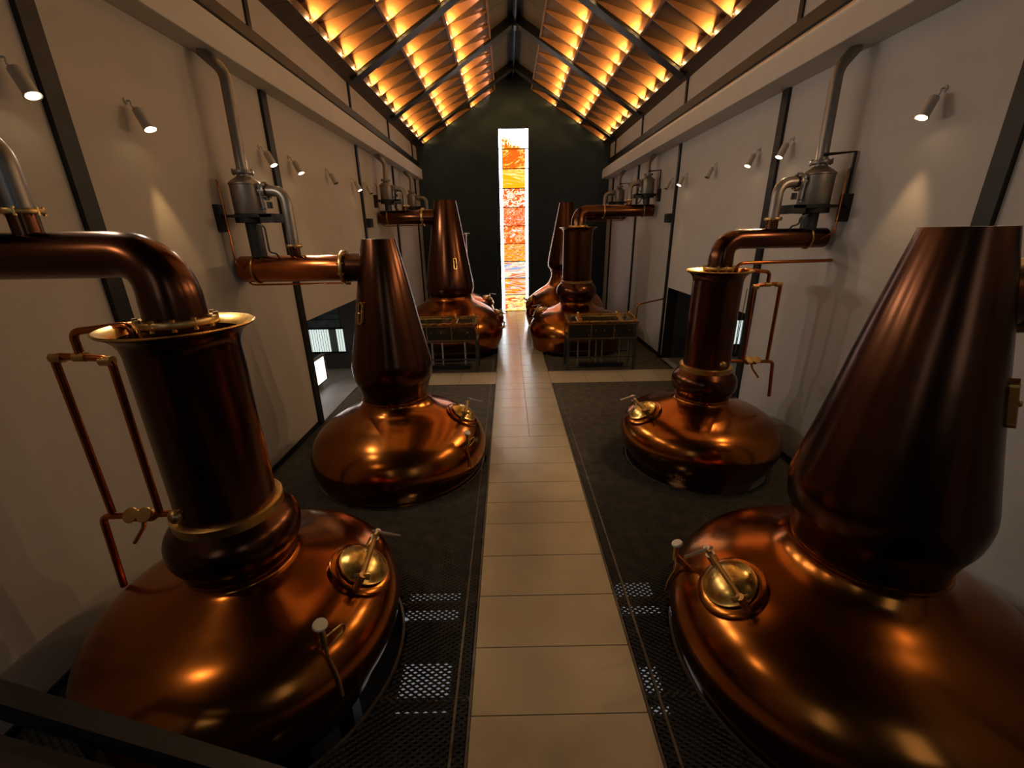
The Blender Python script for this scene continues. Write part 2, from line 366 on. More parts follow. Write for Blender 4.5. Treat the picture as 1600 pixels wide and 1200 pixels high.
# small amber uplights in the lower far corner of every coffer
blb = {}
for side, dA, y1, c, y0 in spots_up:
    p = rp(side, dA-.012, y1-.024, .006)
    key = 'b'
    if key not in blb:
        bm = newbm(); lathe(bm, [(0, 0), (.011, .002), (.015, .014), (.010, .028), (0, .032)], n=10); bo = obj('uplight', bm, 'uplight_bulb', roof, True); blb[key] = bo.data
    else: bo = bpy.data.objects.new('uplight', blb[key]); COL.objects.link(bo); bo.parent = roof
    bo.location = p-rb
    L = bpy.data.lights.new('uplight_and_extra_beam', 'SPOT'); L.energy = E_UP; L.color = AMBER; L.spot_size = radians(108); L.spot_blend = .5; L.shadow_soft_size = .02
    lo = bpy.data.objects.new('uplight_and_extra_beam', L); COL.objects.link(lo)
    if y1 > 5.7: L.energy *= .35
    G = bpy.data.lights.new('uplight_glow', 'POINT'); G.energy = E_GLOW*(.3 if y1 > 5.7 else 1); G.color = (1, .62, .26); G.shadow_soft_size = .015
    go = bpy.data.objects.new('uplight_glow', G); COL.objects.link(go); go.location = rp(side, dA-.02, y1-.05, .002)
    src = rp(side, dA-.022, y1-.052, .008); tgt = rp(side, dA-.085, y1-.014, .028)
    lo.matrix_world = Matrix.Translation(src) @ (tgt-src).to_track_quat('-Z', 'Y').to_matrix().to_4x4()
    if side == 1 and c == 2 and y1 > 2.3 and (y0 - 2.2) % .5 < .9:  # extra pale pink light added at the ridge edge, no fixture there
        q = rp(side, cols[3]+.02, y1-.02, .012)
        L = bpy.data.lights.new('uplight_and_extra_beam', 'SPOT'); L.energy = E_UP*.35; L.color = (1, .55, .42); L.spot_size = radians(80); L.spot_blend = .6; L.shadow_soft_size = .02
        lo = bpy.data.objects.new('uplight_and_extra_beam', L); COL.objects.link(lo)
        src = rp(side, cols[3]+.022, y1-.07, .004); tgt = rp(side, cols[3]+.15, y1, .03)
        lo.matrix_world = Matrix.Translation(src) @ (tgt-src).to_track_quat('-Z', 'Y').to_matrix().to_4x4()

# ------------------------------------------------------------ floor: tiled walkway and the open mesh decks
WL_, WR_ = -.1, .291
flo = empty('floor', W(XC, 0, -1), kind='structure'); fb = flo.location
Y1, Y2 = 2.817, 3.085
bm = newbm()
boxW(bm, (WL_+.001, YN, -1.03), (WR_-.001, YE, -1.004)); boxW(bm, (XL, Y1+.001, -1.03), (WL_, Y2-.001, -1.004)); boxW(bm, (WR_, Y1+.001, -1.03), (XR, Y2-.001, -1.004))
for v in bm.verts: v.co -= fb
obj('slab', bm, 'joint', flo)
def tile(x0, x1, y0, y1):
    g = .0012; bm = newbm(); p, q = W(x0+g, y0+g, -1.006)-fb, W(x1-g, y1-g, -1.0)-fb; dz = random.uniform(-.0012, .0008)
    box(bm, p, Vector((q.x, q.y, q.z+dz))); obj('floor_tile', bm, 'floor_tile', flo)
ys = [-1+.1635*k for k in range(14)]; ys = [y-ys[-1]+1.29 for y in ys]+[1.42, 1.562, 1.716, 1.87, 1.992, 2.131, 2.383, 2.537, 2.70, 2.817, 2.95, 3.085]
while ys[-1] < YE-.2: ys.append(ys[-1]+.17)
ys.append(YE)
ys = [y for y in ys if y > YN]; ys.insert(0, YN)
for a, b in zip(ys[:-1], ys[1:]):
    if b < 2.1: tile(WL_, WR_, a, b)
    else: tile(WL_, XC, a, b); tile(XC, WR_, a, b)
x = WL_
for k in range(4): x1 = max(XL, x-.262); tile(x1, x, Y1, Y2) if x-x1 > .02 else None; x = x1
x = WR_
for k in range(4): x1 = min(XR, x+.262); tile(x, x1, Y1, Y2) if x1-x > .02 else None; x = x1

SP = {  # stills: x, y, kind, scale
 'L1': (-.624, .800), 'L2': (-.506, 1.765), 'R1': (.785, .765), 'R2': (.845, 1.745),
 'L3': (-.512, 3.82), 'L4': (-.56, 4.80), 'R3': (.605, 3.85), 'R4': (.625, 4.80)}
HOLE = {'L1': .328, 'R2': .300, 'L2': .372, 'R1': .372, 'L3': .45, 'L4': .42, 'R3': .42, 'R4': .44}
def deck(label, x0, x1, y0, y1, holes, cw, rp_):
    root = empty('mesh_deck', W((x0+x1)/2, (y0+y1)/2, -1), label=label, cat='metal grating'); l = root.location
    V, Fc = [], []
    X0, X1, Yb, Yt = x0*H+.03, x1*H-.03, y0*H+.03, y1*H-.03
    hs = [(SP[h][0]*H, SP[h][1]*H, HOLE[h]*H) for h in holes]
    nrow = int((Yt-Yb)/rp_); ncol = int((X1-X0)/(cw/2)); amp = rp_*.5*.74; sw = rp_*.58
    for r in range(nrow):
        yc = Yb+rp_*(r+.5); prev = None
        for c in range(ncol+1):
            xx = X0+c*cw/2; s = 1 if (c+r) % 2 == 0 else -1
            yy = yc+s*amp
            if any((xx-hx)**2+(yy-hy)**2 < (hr+.02)**2 for hx, hy, hr in hs): prev = None; continue
            i = len(V); z = H*0
            V.append((xx-l.x, yy-sw*.5-l.y, -.010-.002)); V.append((xx-l.x, yy+sw*.5-l.y, .0)); V.append((xx-l.x, yy+sw*.62-l.y, -.007))
            if prev is not None:
                Fc.append((prev, i, i+1, prev+1)); Fc.append((prev+1, i+1, i+2, prev+2))
            prev = i
    me = bpy.data.meshes.new('expanded_mesh'); me.from_pydata(V, [], Fc); me.materials.append(M('mesh_steel'))
    o = bpy.data.objects.new('expanded_mesh', me); COL.objects.link(o); o.parent = root; o['kind'] = 'stuff'
    # edge and bearing bars
    def bar(a, b, wd=.012, z1=-1.0, z0=-1.012):
        bm = newbm(); p, q = W(*a, z0)-l, W(*b, z1)-l
        box(bm, (min(p.x, q.x), min(p.y, q.y), p.z), (max(p.x, q.x), max(p.y, q.y), q.z)); obj('bearing_bar', bm, 'mesh_frame', root)
    e = .006
    bar((x0, y0), (x1, y0+e)); bar((x0, y1-e), (x1, y1)); bar((x0, y0), (x0+e, y1)); bar((x1-e, y0), (x1, y1))
    inn = x1-.036 if x1 < .1 else x0+.036
    bar((inn-.003, y0+e), (inn+.003, y1-e))
    # supporting joists under the mesh, broken round each pot
    y = y0+.2
    while y < y1-.05:
        segs = [(x0+e, x1-e)]
        for h in holes:
            hx, hy = SP[h]; hr = HOLE[h]+.01
            if abs(y-hy) < hr:
                dx = sqrt(hr*hr-(y-hy)**2); ns = []
                for a, b in segs:
                    if a < hx-dx: ns.append((a, min(b, hx-dx)))
                    if b > hx+dx: ns.append((max(a, hx+dx), b))
                segs = ns
        for a, b in segs:
            if b-a > .02: bar((a, y-.006), (b, y+.006), z1=-1.004, z0=-1.03)
        y += .275
    for h in holes:
        hx, hy = SP[h]; bm = newbm(); r = HOLE[h]*H
        pr = [(r, -.02), (r+.022, -.02), (r+.022, .004), (r, .004), (r, -.02)]
        n = 96; lathe(bm, pr, W(hx, hy, -1)-l, n)
        # keep the ring on the deck where the pot stands close to the wall
        dl = [v for v in bm.verts if not (x0*H-l.x < v.co.x < x1*H-l.x and y0*H-l.y < v.co.y < y1*H-l.y)]
        bmesh.ops.delete(bm, geom=dl, context='VERTS')
        obj('hole_rim', bm, 'mesh_frame', root, True)
    return root
deck('dark expanded-metal floor mesh left of the walkway, around the two nearest stills', XL+.002, WL_, -.9, Y1, ('L1', 'L2'), .072, .023)
deck('dark expanded-metal floor mesh right of the walkway, around the two nearest stills', WR_, XR-.002, -.9, Y1, ('R1', 'R2'), .072, .023)
deck('dark expanded-metal floor mesh far left, under the distant stills and spirit safe', XL+.002, WL_, Y2, YE-.005, ('L3', 'L4'), .09, .05)
deck('dark expanded-metal floor mesh far right, under the distant stills and spirit safe', WR_, XR-.002, Y2, YE-.005, ('R3', 'R4'), .09, .05)

# floor of the storey below, seen through the mesh, with a few lit pale units
bm = newbm(); boxW(bm, (XL-.05, YN, -1.84), (XR+.05, YE, -1.8)); lower = tag(obj('floor_lower', bm, 'lower_floor'), kind='structure')
n = 0
for (x0, x1, y0, y1, hh, side) in ((-.49, -.25, 1.44, 1.58, .18, 'left'), (-.44, -.25, 1.05, 1.23, .18, 'left'), (.49, .66, 1.45, 1.62, .18, 'right'), (.49, .55, 1.03, 1.20, .18, 'right')):
    p = W((x0+x1)/2, (y0+y1)/2, -1.8); r = empty('light_tray', p, label='pale lit tray below the %s floor mesh, %s of the two' % (side, 'the farther' if y0 > 1.3 else 'the nearer'), cat='light tray')
    wx, wy = (x1-x0)*H*.5, (y1-y0)*H*.5
    mk('tray', 'frame_steel', r, box, (-wx-.04, -wy-.04, 0), (wx+.04, wy+.04, hh*H-.03))
    mk('panel', 'under_light', r, box, (-wx, -wy, hh*H-.03), (wx, wy, hh*H))

# ------------------------------------------------------------ the pot stills
CONE_NECK = [(.0655, -.014), (.0985, -.17), (.131, -.34), (.158, -.47), (.1655, -.505), (.168, -.535), (.163, -.575), (.150, -.61), (.141, -.645), (.140, -.668)]
CONE_BODY = [(.140, -.668), (.146, -.684), (.168, -.708), (.212, -.732), (.262, -.757), (.318, -.792), (.358, -.832), (.381, -.88), (.386, -.93), (.37, -.99), (.335, -1.06), (.25, -1.14), (.0, -1.2)]
CYL_BALL = [(.094, -.556), (.106, -.568), (.125, -.59), (.132, -.615), (.128, -.645), (.112, -.67), (.108, -.688)]
CYL_BODY = [(.108, -.688), (.113, -.700), (.14, -.713), (.19, -.732), (.25, -.752), (.295, -.778), (.323, -.812), (.335, -.855), (.328, -.905), (.308, -.95), (.278, -1.0), (.24, -1.08), (.15, -1.14), (0, -1.16)]
def scaled(pr, s, zo=0.0): return [(r*s, -1+(z+1)*s+zo) for r, z in pr]
def locp(pr): return [(r*H, (z+1)*H) for r, z in pr]
def prof_at(pr, z):
    best = None
    for (r0, z0), (r1, z1) in zip(pr[:-1], pr[1:]):
        if min(z0, z1) <= z <= max(z0, z1) and abs(z1-z0) > 1e-9:
            t = (z-z0)/(z1-z0); return r0+(r1-r0)*t, (r1-r0)/(z1-z0)
    return pr[-1][0], 0
def frame_on(prof, az, z):
    """point and outward normal on a surface of revolution (units of H, local to the still)"""
    r, s = prof_at(prof, z); a = radians(az)
    p = Vector((r*cos(a), r*sin(a), z+1))*H; nrm = Vector((cos(a), sin(a), -s)).normalized(); return p, nrm
def manway(root, prof, az, z, R, flip=1):
    p, n = frame_on(prof, az, z); up = Vector((0, 0, 1)); t = n.cross(up).normalized(); u = t.cross(n)*1
    if u.z < 0: u = -u
    d = mk('manway_collar', 'copper', root, lathe, [(R*1.42, -.06), (R*1.40, .012), (R*1.30, .026), (R*1.05, .03), (R*1.02, .055), (R*.9, .055), (R*.9, -.02)], p, 40, n, smooth=True)
    door = mk('manway_door', 'brass', root, lathe, [(R*1.08, .05), (R*1.08, .062), (R*.98, .07), (R*.86, .095), (R*.6, .125), (R*.3, .14), (0, .145)], p, 40, n, smooth=True)
    plabel(door, 'domed brass manway door')
    bm = newbm(); c = p+n*.165; t, u = u, (t if t.y > 0 else -t)
    if t.z > 0: t = -t
    t = (t+n*.35).normalized(); flip = 1
    tube(bm, [c-u*R*1.25, c, c+u*R*1.25], .022, 8); obj('crossbar', bm, 'dull_brass', door, True)
    bm = newbm(); k = c+u*R*1.25
    tube(bm, [k-n*.09, k+n*.06], .026, 8); cyl(bm, k-n*.13, k-n*.02, .04, 10); tube(bm, [k-t*R*.25*flip+n*.05, k+t*R*1.05*flip-u*R*.25+n*.06], .012, 8); obj('handle', bm, 'steel_light', door, True)
    bm = newbm(); k = c-u*R*1.25; cyl(bm, k-n*.13, k+n*.02, .03, 10); cyl(bm, k-t*.06, k+t*.06, .02, 8); obj('hinge', bm, 'dull_brass', door, True)
def valve(root, prof, az, z, knob='knob_cream', big=True):
    p, n = frame_on(prof, az, z); t = n.cross(Vector((0, 0, 1))).normalized(); u = Vector((0, 0, 1))
    b = mk('valve', 'dull_brass', root, cyl, p-n*.02, p+n*.12, .028, 12, smooth=True)
    bm = newbm(); c = p+n*.13; cyl(bm, c-u*.05, c+u*.10, .024, 10); tube(bm, arcpath([c-t*.02, c-t*.16, c-t*.16-u*.06, c-t*.03-u*.10], .05), .008, 6); obj('valve_body', bm, 'dull_brass', b, True)
    k = c+u*.13
    kn = mk('knob', knob, b, lathe, [(0, -.012), (.045, -.012), (.05, 0), (.045, .012), (0, .014)], k, 20, (n*.75+u*.6), smooth=True)
    pts = [c-u*.04]
    for dz in (.06, .14, .24, .36):
        q, m2 = frame_on(prof, az, max(z-dz/1.0*.45/1.0*.6, -1.02)); pts.append(q+m2*.03)
    bm = newbm(); tube(bm, pts, .012, 8); obj('drain_tube', bm, 'dull_brass', b, True)
def sight_glass(root, prof, az, z, hh=.11, wd=.045):
    p, n = frame_on(prof, az, z); t = n.cross(Vector((0, 0, 1))).normalized(); u = n.cross(t)
    if u.z < 0: u = -u
    def oval(R, Hh, k=10):
        pts = []
        for i in range(k+1): a = pi*i/k; pts.append((R*cos(a), Hh+R*sin(a)))
        for i in range(k+1): a = pi+pi*i/k; pts.append((R*cos(a), -Hh+R*sin(a)))
        return pts
    o, i_ = oval(wd, hh), oval(wd*.55, hh*.98)
    bm = newbm(); n_ = len(o)
    def V(pt, e): return bm.verts.new(p+t*pt[0]+u*pt[1]+n*e)
    A = [V(q, -.01) for q in o]; B = [V(q, .035) for q in o]; C = [V(q, .035) for q in i_]; D = [V(q, .0) for q in i_]
    for P, Q in ((A, B), (B, C), (C, D)):
        for k in range(n_): bm.faces.new((P[k], P[(k+1) % n_], Q[(k+1) % n_], Q[k]))
    bmesh.ops.recalc_face_normals(bm, faces=bm.faces)
    fr = obj('sight_glass', bm, 'brass', root); plabel(fr, 'oval brass sight-glass frame')
    bm = newbm(); E_ = [V2 for V2 in [bm.verts.new(p+t*q[0]+u*q[1]+n*.008) for q in i_]]; bm.faces.new(E_)
    obj('glass', bm, 'glass_dark', fr)
    mk('clamp', 'dull_brass', fr, cyl, p-t*wd*.7+n*.04, p+t*wd*.7+n*.04, .012, 8, smooth=True)
def flange(parent, c, ax, r, th_=.04, bolts=10, name='flange', m='dull_brass'):
    ax = Vector(ax).normalized()
    bm = newbm(); lathe(bm, [(r*.8, -th_/2), (r, -th_/2), (r*1.02, -th_*.3), (r*1.02, th_*.3), (r, th_/2), (r*.8, th_/2)], c, 36, ax)
    t = Vector((0, 1, 0)) if abs(ax.y) < .9 else Vector((1, 0, 0)); u = ax.cross(t).normalized(); v = ax.cross(u)
    for k in range(bolts):
        a = 2*pi*k/bolts; q = Vector(c)+(u*cos(a)+v*sin(a))*r*.95; cyl(bm, q-ax*th_*.85, q+ax*th_*.85, r*.055+.004, 6)
    return obj(name, bm, m, parent, True)
def legs_under(root, R, zb):
    for k in range(4):
        a = pi/4+k*pi/2; bm = newbm(); x, y = R*H*cos(a), R*H*sin(a)
        box(bm, (x-.09, y-.09, -.8*H), (x+.09, y+.09, (zb+1)*H)); obj('support_leg', bm, 'black_steel', root)
def cone_still(key, label, s=1.0, zs=None, manaz=0, neck=None, body=None, arm=None, side=-1, flip=1, sight=None, valve_az=None, R=.055):
    cx, cy = SP[key]; root = empty('pot_still', W(cx, cy, -1), label=label, cat='pot still')
    root['group'] = 'copper pot stills'
    nk = neck or scaled(CONE_NECK, s); bd = body or scaled(CONE_BODY, s)
    bm = newbm(); lathe(bm, locp(crspline(bd, 6)), n=112); obj('pot', bm, 'copper', root, True)
    top = nk[0]; straight = [nk[0], nk[1], nk[2]]
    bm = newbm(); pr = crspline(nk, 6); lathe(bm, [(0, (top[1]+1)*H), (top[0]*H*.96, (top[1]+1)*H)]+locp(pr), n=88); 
    cn = obj('cone_head', bm, 'copper_shaded', root, True)
    ring = nk[-1]; bm = newbm(); rr = ring[0]*H; zz = (ring[1]+1)*H
    lathe(bm, [(rr-.01, -.02), (rr+.012, -.018), (rr+.018, 0), (rr+.012, .018), (rr-.01, .02)], (0, 0, zz), 72); obj('neck_ring', bm, 'copper', root, True)
    # lyne arm leaves the side of the head near its top
    if arm:
        az_, ar, xe = arm; zc = (az_+1)*H; r0 = ar*H; xe = (xe-cx)*H; sgn = side
        xin = sgn*prof_at(nk, az_)[0]*H*.55; xf = sgn*(.143 if s == 1 else .19)*H
        la = mk('lyne_arm', 'copper_pipe' if key in ('L2',) else 'copper_shaded', root, lathe, [(r0*.99, 0), (r0*.99, abs(xe-xf)-r0*.25), (r0*.86, abs(xe-xf)-r0*.06), (r0*.5, abs(xe-xf)), (0, abs(xe-xf))], (xf, 0, zc), 40, (sgn, 0, 0), smooth=True)
        bm = newbm(); cyl(bm, (xin, 0, zc), (xf, 0, zc), r0*1.06, 40); obj('arm_stub', bm, 'copper_shaded', la, True)
        flange(la, (xf, 0, zc), (sgn, 0, 0), r0*1.28, .05)
        flange(la, (xe-sgn*r0*1.3, 0, zc), (sgn, 0, 0), r0*1.06, .03, 0, 'end_band')
        mk('drip_pipe', 'copper_pipe', la, tube, arcpath([(xf, .0, zc-r0-.03), (xe-sgn*.08, 0, zc-r0-.035), (xe-sgn*.04, 0, zc-r0*.4)], .08), .013, 8, smooth=True)
    manway(root, bd, manaz, -1+(1-.772)*s, R*H, flip)
    if sight: sight_glass(root, nk, sight[0], sight[1], *(sight[2:] or ()))
    if valve_az is not None: valve(root, bd, valve_az, -1+.17*s)
    legs_under(root, .19*s, -1+(-.10)*s)
    return root
def cyl_still(key, label, s=1.0, manaz=0, arm=None, side=-1, flip=1, valve_az=None, dims=None, body=None, ball=None, R=.055):
    cx, cy = SP[key]; root = empty('pot_still', W(cx, cy, -1), label=label, cat='pot still')
    root['group'] = 'copper pot stills'
    bd = body or scaled(CYL_BODY, s); bl = ball or scaled(CYL_BALL, s)
    rc, zrim, zlow, rrim = dims or (.0935, -.158, -.556, .123)
    bm = newbm(); lathe(bm, locp(crspline(bd, 6)), n=112); obj('pot', bm, 'copper', root, True)
    bm = newbm(); lathe(bm, locp(crspline(bl, 6)), n=88); obj('boil_ball', bm, 'copper_shaded', root, True)
    # open-topped jacket with a flared lip
    k = (rrim-rc)
    pr = [(rc, zlow), (rc, zrim-.040), (rc+.03*k/.04*.1, zrim-.028), (rc+k*.25, zrim-.016), (rc+k*.6, zrim-.006), (rrim, zrim), (rrim+.001, zrim+.003), (rrim-.004, zrim+.003), (rc+k*.5, zrim-.004), (rc+k*.1, zrim-.02), (rc-.004, zrim-.034), (rc-.005, zlow+.2)]
    bm = newbm(); lathe(bm, locp(pr[:-6]+pr[-6:]), n=88); obj('jacket', bm, 'copper_shaded', root, True)
    bm = newbm(); lathe(bm, locp([(rc+k*.55, zrim-.0045), (rrim, zrim+.001), (rrim+.0035, zrim+.004), (rrim, zrim+.006), (rc+k*.5, zrim), (rc+k*.15, zrim-.012)]), n=88)
    plabel(obj('flared_lip', bm, 'brass', root, True), 'bright brass flared lip')
    bm = newbm(); z0 = zlow-.004; lathe(bm, locp([(rc-.002, z0-.010), (rc+.012, z0-.010), (rc+.013, z0+.013), (rc+.008, z0+.016), (rc-.002, z0+.016)]), n=72)
    plabel(obj('clamp_band', bm, 'dull_brass', root, True), 'flat brass clamp band')
    bm = newbm(); rr = bl[-1][0]*H; lathe(bm, [(rr-.01, -.02), (rr+.012, -.018), (rr+.018, 0), (rr+.012, .018), (rr-.01, .02)], (0, 0, (bl[-1][1]+1)*H), 72); obj('neck_ring', bm, 'copper', root, True)
    if s == 1:
        p, nn = frame_on(pr[:2], -118 if side < 0 else -75, zlow+.035)
        po = mk('side_port', 'dull_brass', root, lathe, [(.05, -.02), (.05, .03), (.04, .045), (.02, .055), (0, .057)], p, 20, nn, smooth=True)
    # inner neck and swan neck
    zc, ar, xe = arm; r0 = ar*H; X = (xe-cx)*H; zz = (zc+1)*H; zb = (zrim-.03+1)*H; sg = side
    mk('inner_neck', 'copper_shaded', root, lathe, locp([(rc*.62, zlow+.19), (rc*.60, zrim-.03), (rc*.62, zrim+.004)]), n=48, smooth=True)
    br = (zz-((zrim+1)*H))*.92+r0*.3
    path = arcpath([(0, 0, zb), (0, 0, zz), (X-sg*r0*.4, 0, zz)], max(.06, br)*1.15, 14)
    rads = [r0*1.28 if i == 0 else r0*(1.28-.28*min(1, i/14)) for i in range(len(path))]
    la = mk('lyne_arm', 'copper_shaded', root, tube, path, rads, 32, smooth=True)
    flange(la, (0, 0, (zrim+.012+1)*H), (0, 0, 1), r0*1.62, .045, 12)
    flange(la, (X-sg*r0*2.2, 0, zz), (sg, 0, 0), r0*1.12, .03, 0, 'end_band')
    if key in ('R3',): flange(la, ((.813-cx)*H, 0, zz), (1, 0, 0), r0*1.15, .03, 4, 'arm_flange')
    manway(root, bd, manaz, -1+(1-.757)*s, R*H, flip)
    if valve_az is not None: valve(root, bd, valve_az, -1+.225*s)
    legs_under(root, .15*s, -1-.08*s)
    return root
def lab(side, s): return s
cyl_still('L1', 'nearest left copper pot still with wide open-topped jacket and brass lip', 1, 4, (-.026, .040, XL+.01), -1, 1, -36)
cone_still('L2', 'second copper pot still on the left, plain tapering cone head', 1, manaz=0, arm=(-.121, .0515, XL+.01), side=-1, sight=(-125, -.289), valve_az=-31)
cone_still('R1', 'huge nearest right copper pot still with tall flat-topped cone head', 1, manaz=-178, arm=(-.121, .0515, XR-.01), side=1, sight=(-52, -.29), valve_az=160, flip=-1, neck=[(.063, -.002)]+CONE_NECK[1:])
cyl_still('R2', 'second copper pot still on the right, cylindrical jacket under a swan neck', 1, -174, (-.037, .037, XR-.01), 1, -1)
nk3 = [(.091, .258), (.125, .06), (.158, -.14), (.190, -.32), (.203, -.41), (.205, -.45), (.197, -.485), (.186, -.505), (.182, -.52)]
bd3 = [(.182, -.52), (.195, -.54), (.25, -.575), (.31, -.61), (.37, -.655), (.425, -.72), (.452, -.79), (.452, -.86), (.43, -.93), (.40, -1.0), (.36, -1.07), (.25, -1.14), (0, -1.2)]
cone_still('L3', 'far left copper cone-headed still standing behind the left brass spirit safe', 1.25, neck=nk3, body=bd3, manaz=12, arm=(.135, .056, XL+.012), side=-1, sight=(-66, -.235, .11, .05), R=.06, valve_az=-15)
cyl_still('R3', 'far right copper still with cylindrical jacket behind the right spirit safe', 1.25, 165, (.160, .048, XR-.012), 1, -1, dims=(.125, .030, -.415, .158),
          ball=[(.126, -.415), (.145, -.43), (.168, -.462), (.176, -.50), (.168, -.535), (.146, -.565), (.138, -.59)],
          body=[(.138, -.59), (.146, -.605), (.19, -.63), (.26, -.66), (.33, -.70), (.385, -.75), (.412, -.81), (.415, -.87), (.40, -.93), (.385, -1.0), (.33, -1.08), (.2, -1.14), (0, -1.16)], R=.06)
nk4 = [(.076, .287), (.11, .12), (.145, -.06), (.172, -.20), (.188, -.30), (.190, -.33), (.182, -.36), (.166, -.385), (.158, -.40)]
bd4 = [(.158, -.40), (.152, -.42), (.158, -.47), (.19, -.53), (.25, -.575), (.32, -.625), (.38, -.68), (.42, -.75), (.435, -.84), (.425, -.92), (.40, -1.0), (.35, -1.08), (.2, -1.14), (0, -1.18)]
cone_still('R4', 'farthest right copper still with narrow cone head by the stained glass', 1.25, neck=nk4, body=bd4, manaz=-165, arm=(.16, .048, XR-.012), side=1, flip=-1, R=.06)
cyl_still('L4', 'farthest left copper still mostly hidden behind the far cone-headed still', 1.25, 0, (.150, .048, XL+.012), -1, 1, dims=(.125, .000, -.43, .158),
          ball=[(.126, -.43), (.145, -.445), (.168, -.47), (.176, -.505), (.168, -.54), (.146, -.565), (.138, -.585)],
          body=[(.138, -.585), (.146, -.60), (.19, -.625), (.26, -.66), (.33, -.70), (.375, -.75), (.395, -.81), (.40, -.87), (.40, -.93), (.385, -1.0), (.33, -1.08), (.2, -1.14), (0, -1.16)], R=.06)

# ------------------------------------------------------------ grey vapour vessels on the walls
def vessel(side, y, zarm, rarm, label, tall=0.0, full=True):
    x = XL if side > 0 else XR; root = empty('vapour_vessel', W(x, y, zarm+rarm), label=label, cat='steel vessel'); root['group'] = 'grey steel vapour vessels on the walls'
    def P(d, dy, z): return Vector((side*d*H, dy*H, (z-zarm-rarm)*H))
    dz = tall
    vx = .094; rv = .054
    v = mk('vessel_drum', 'grey_steel', root, lathe, [(rv*.96*H, (.080+dz-zarm-rarm)*H), (rv*H, (.086+dz-zarm-rarm)*H), (rv*H, (.183+dz-zarm-rarm)*H), (rv*1.05*H, (.185+dz-zarm-rarm)*H), (rv*1.05*H, (.189+dz-zarm-rarm)*H), (rv*.85*H, (.199+dz-zarm-rarm)*H), (rv*.42*H, (.214+dz-zarm-rarm)*H), (rv*.40*H, (.232+dz-zarm-rarm)*H)], (side*vx*H, 0, 0), 36, smooth=True)
    flange(v, P(vx, 0, .228+dz), (0, 0, 1), rv*.66*H, .04, 8, 'flange', 'grey_steel')
    # vent pipe up into the duct
    zt = .60 if side > 0 else .576
    top = [P(vx, 0, .232+dz), P(vx+.008, 0, zt-.055), P(.035 if side > 0 else .05, 0, zt+.006)]
    mk('vent_pipe', 'grey_steel', root, tube, arcpath(top, .11), .019*H, 18, smooth=True)
    # side port and down pipe to the lyne arm
    dn = [P(vx+.045, 0, .163+dz), P(.236, 0, .163+dz), P(.236, 0, zarm+rarm+.030)]
    d = mk('down_pipe', 'grey_steel', root, tube, arcpath(dn, .24, 12), .0195*H, 18, smooth=True)
    flange(d, P(vx+.072, 0, .163+dz), (side, 0, 0), .031*H, .035, 8, 'flange', 'grey_steel')
    f = flange(d, P(.236, 0, zarm+rarm+.034), (0, 0, 1), .030*H, .03, 6, 'flange', 'dull_brass')
    mk('foot_stub', 'copper_shaded', d, cyl, P(.236, 0, zarm+rarm-.014), P(.236, 0, zarm+rarm+.03), .0205*H, 18, smooth=True)
    # black bracket: shelf ring, arms and wall plate
    bm = newbm()
    for sy in (-1, 1): a, b = P(-.0, sy*.050, .070+dz), P(.20, sy*.058, .080+dz); box(bm, (min(a.x, b.x), min(a.y, b.y), a.z), (max(a.x, b.x), max(a.y, b.y), b.z))
    a, b = P(.155, -.058, .052+dz), P(.205, .058, .082+dz); box(bm, (min(a.x, b.x), a.y, a.z), (max(a.x, b.x), b.y, b.z))
    cyl(bm, P(vx, 0, .052+dz), P(vx, 0, .083+dz), rv*1.06*H, 28)
    obj('bracket', bm, 'black_steel', root, True)
    bm = newbm(); a, b = P(.0, -.075, .02+dz), P(.02, -.035, .115+dz); box(bm, (min(a.x, b.x), a.y, a.z), (max(a.x, b.x), b.y, b.z)); obj('wall_plate', bm, 'black_steel', root)
    bm = newbm()
    for sy in ((-1,) if side < 0 else ()): tube(bm, [P(.012, sy*.052, .075+dz), P(.012, sy*.052, .254+dz), P(vx+.01, sy*.02, .250+dz)], .02, 8)
    if side < 0: obj('stay_frame', bm, 'black_steel', root)
    mk('drain_leg', 'frame_steel', root, cyl, P(vx, 0, zarm+rarm-.006), P(vx, 0, .055+dz), .028*H, 18, smooth=True)
    if full:
        g = mk('gauge_tube', 'steel_light', root, cyl, P(vx+.062, -.02, .092+dz), P(vx+.058, -.02, .182+dz), .012, 8, smooth=True)
        bm = newbm()
        for h in (.10, .172): cyl(bm, P(vx+.03, -.02, h+dz), P(vx+.07, -.02, h+dz), .012, 8)
        cyl(bm, P(vx+.078, 0, .102+dz), P(vx+.078, 0, .125+dz), .035, 10); obj('gauge_valve', bm, 'frame_steel', root, True)
        bm = newbm(); tube(bm, arcpath([P(vx+.02, -.035, .05+dz), P(vx+.06, -.035, .04+dz), P(vx+.06, -.035, zarm+rarm+.012), P(vx+.085, -.03, zarm+rarm+.008), P(vx+.085, -.02, zarm+rarm-.012)], .05), .012, 8)
        obj('copper_tube', bm, 'frame_steel', root, True)
        bm = newbm(); tube(bm, arcpath([P(.012, -.04, .20+dz), P(.03, -.06, .19+dz), P(.03, -.06, zarm+.02), P(vx-.03, -.045, zarm+.0), P(vx-.03, -.02, zarm-.01)], .04), .010, 8)
        obj('bypass_tube', bm, 'copper_pipe', root, True)
    return root
vessel(1, .80, -.026, .040, 'grey steel vapour vessel at the left picture edge above the nearest left lyne arm')
vessel(1, 1.765, -.121, .0515, 'grey steel vapour vessel on left wall above the orange-lit horizontal lyne arm')
vessel(-1, .765, -.121, .0515, 'grey steel vapour vessel on right wall above the nearest right still')
vessel(-1, 1.745, -.037, .037, 'grey steel vapour vessel on right wall over the second right still')
vessel(1, 3.82, .135, .056, 'grey vapour vessel on left wall above the far left cone-headed still', .19)
vessel(-1, 3.85, .160, .048, 'grey vapour vessel on right wall above the far right jacketed still', .205)
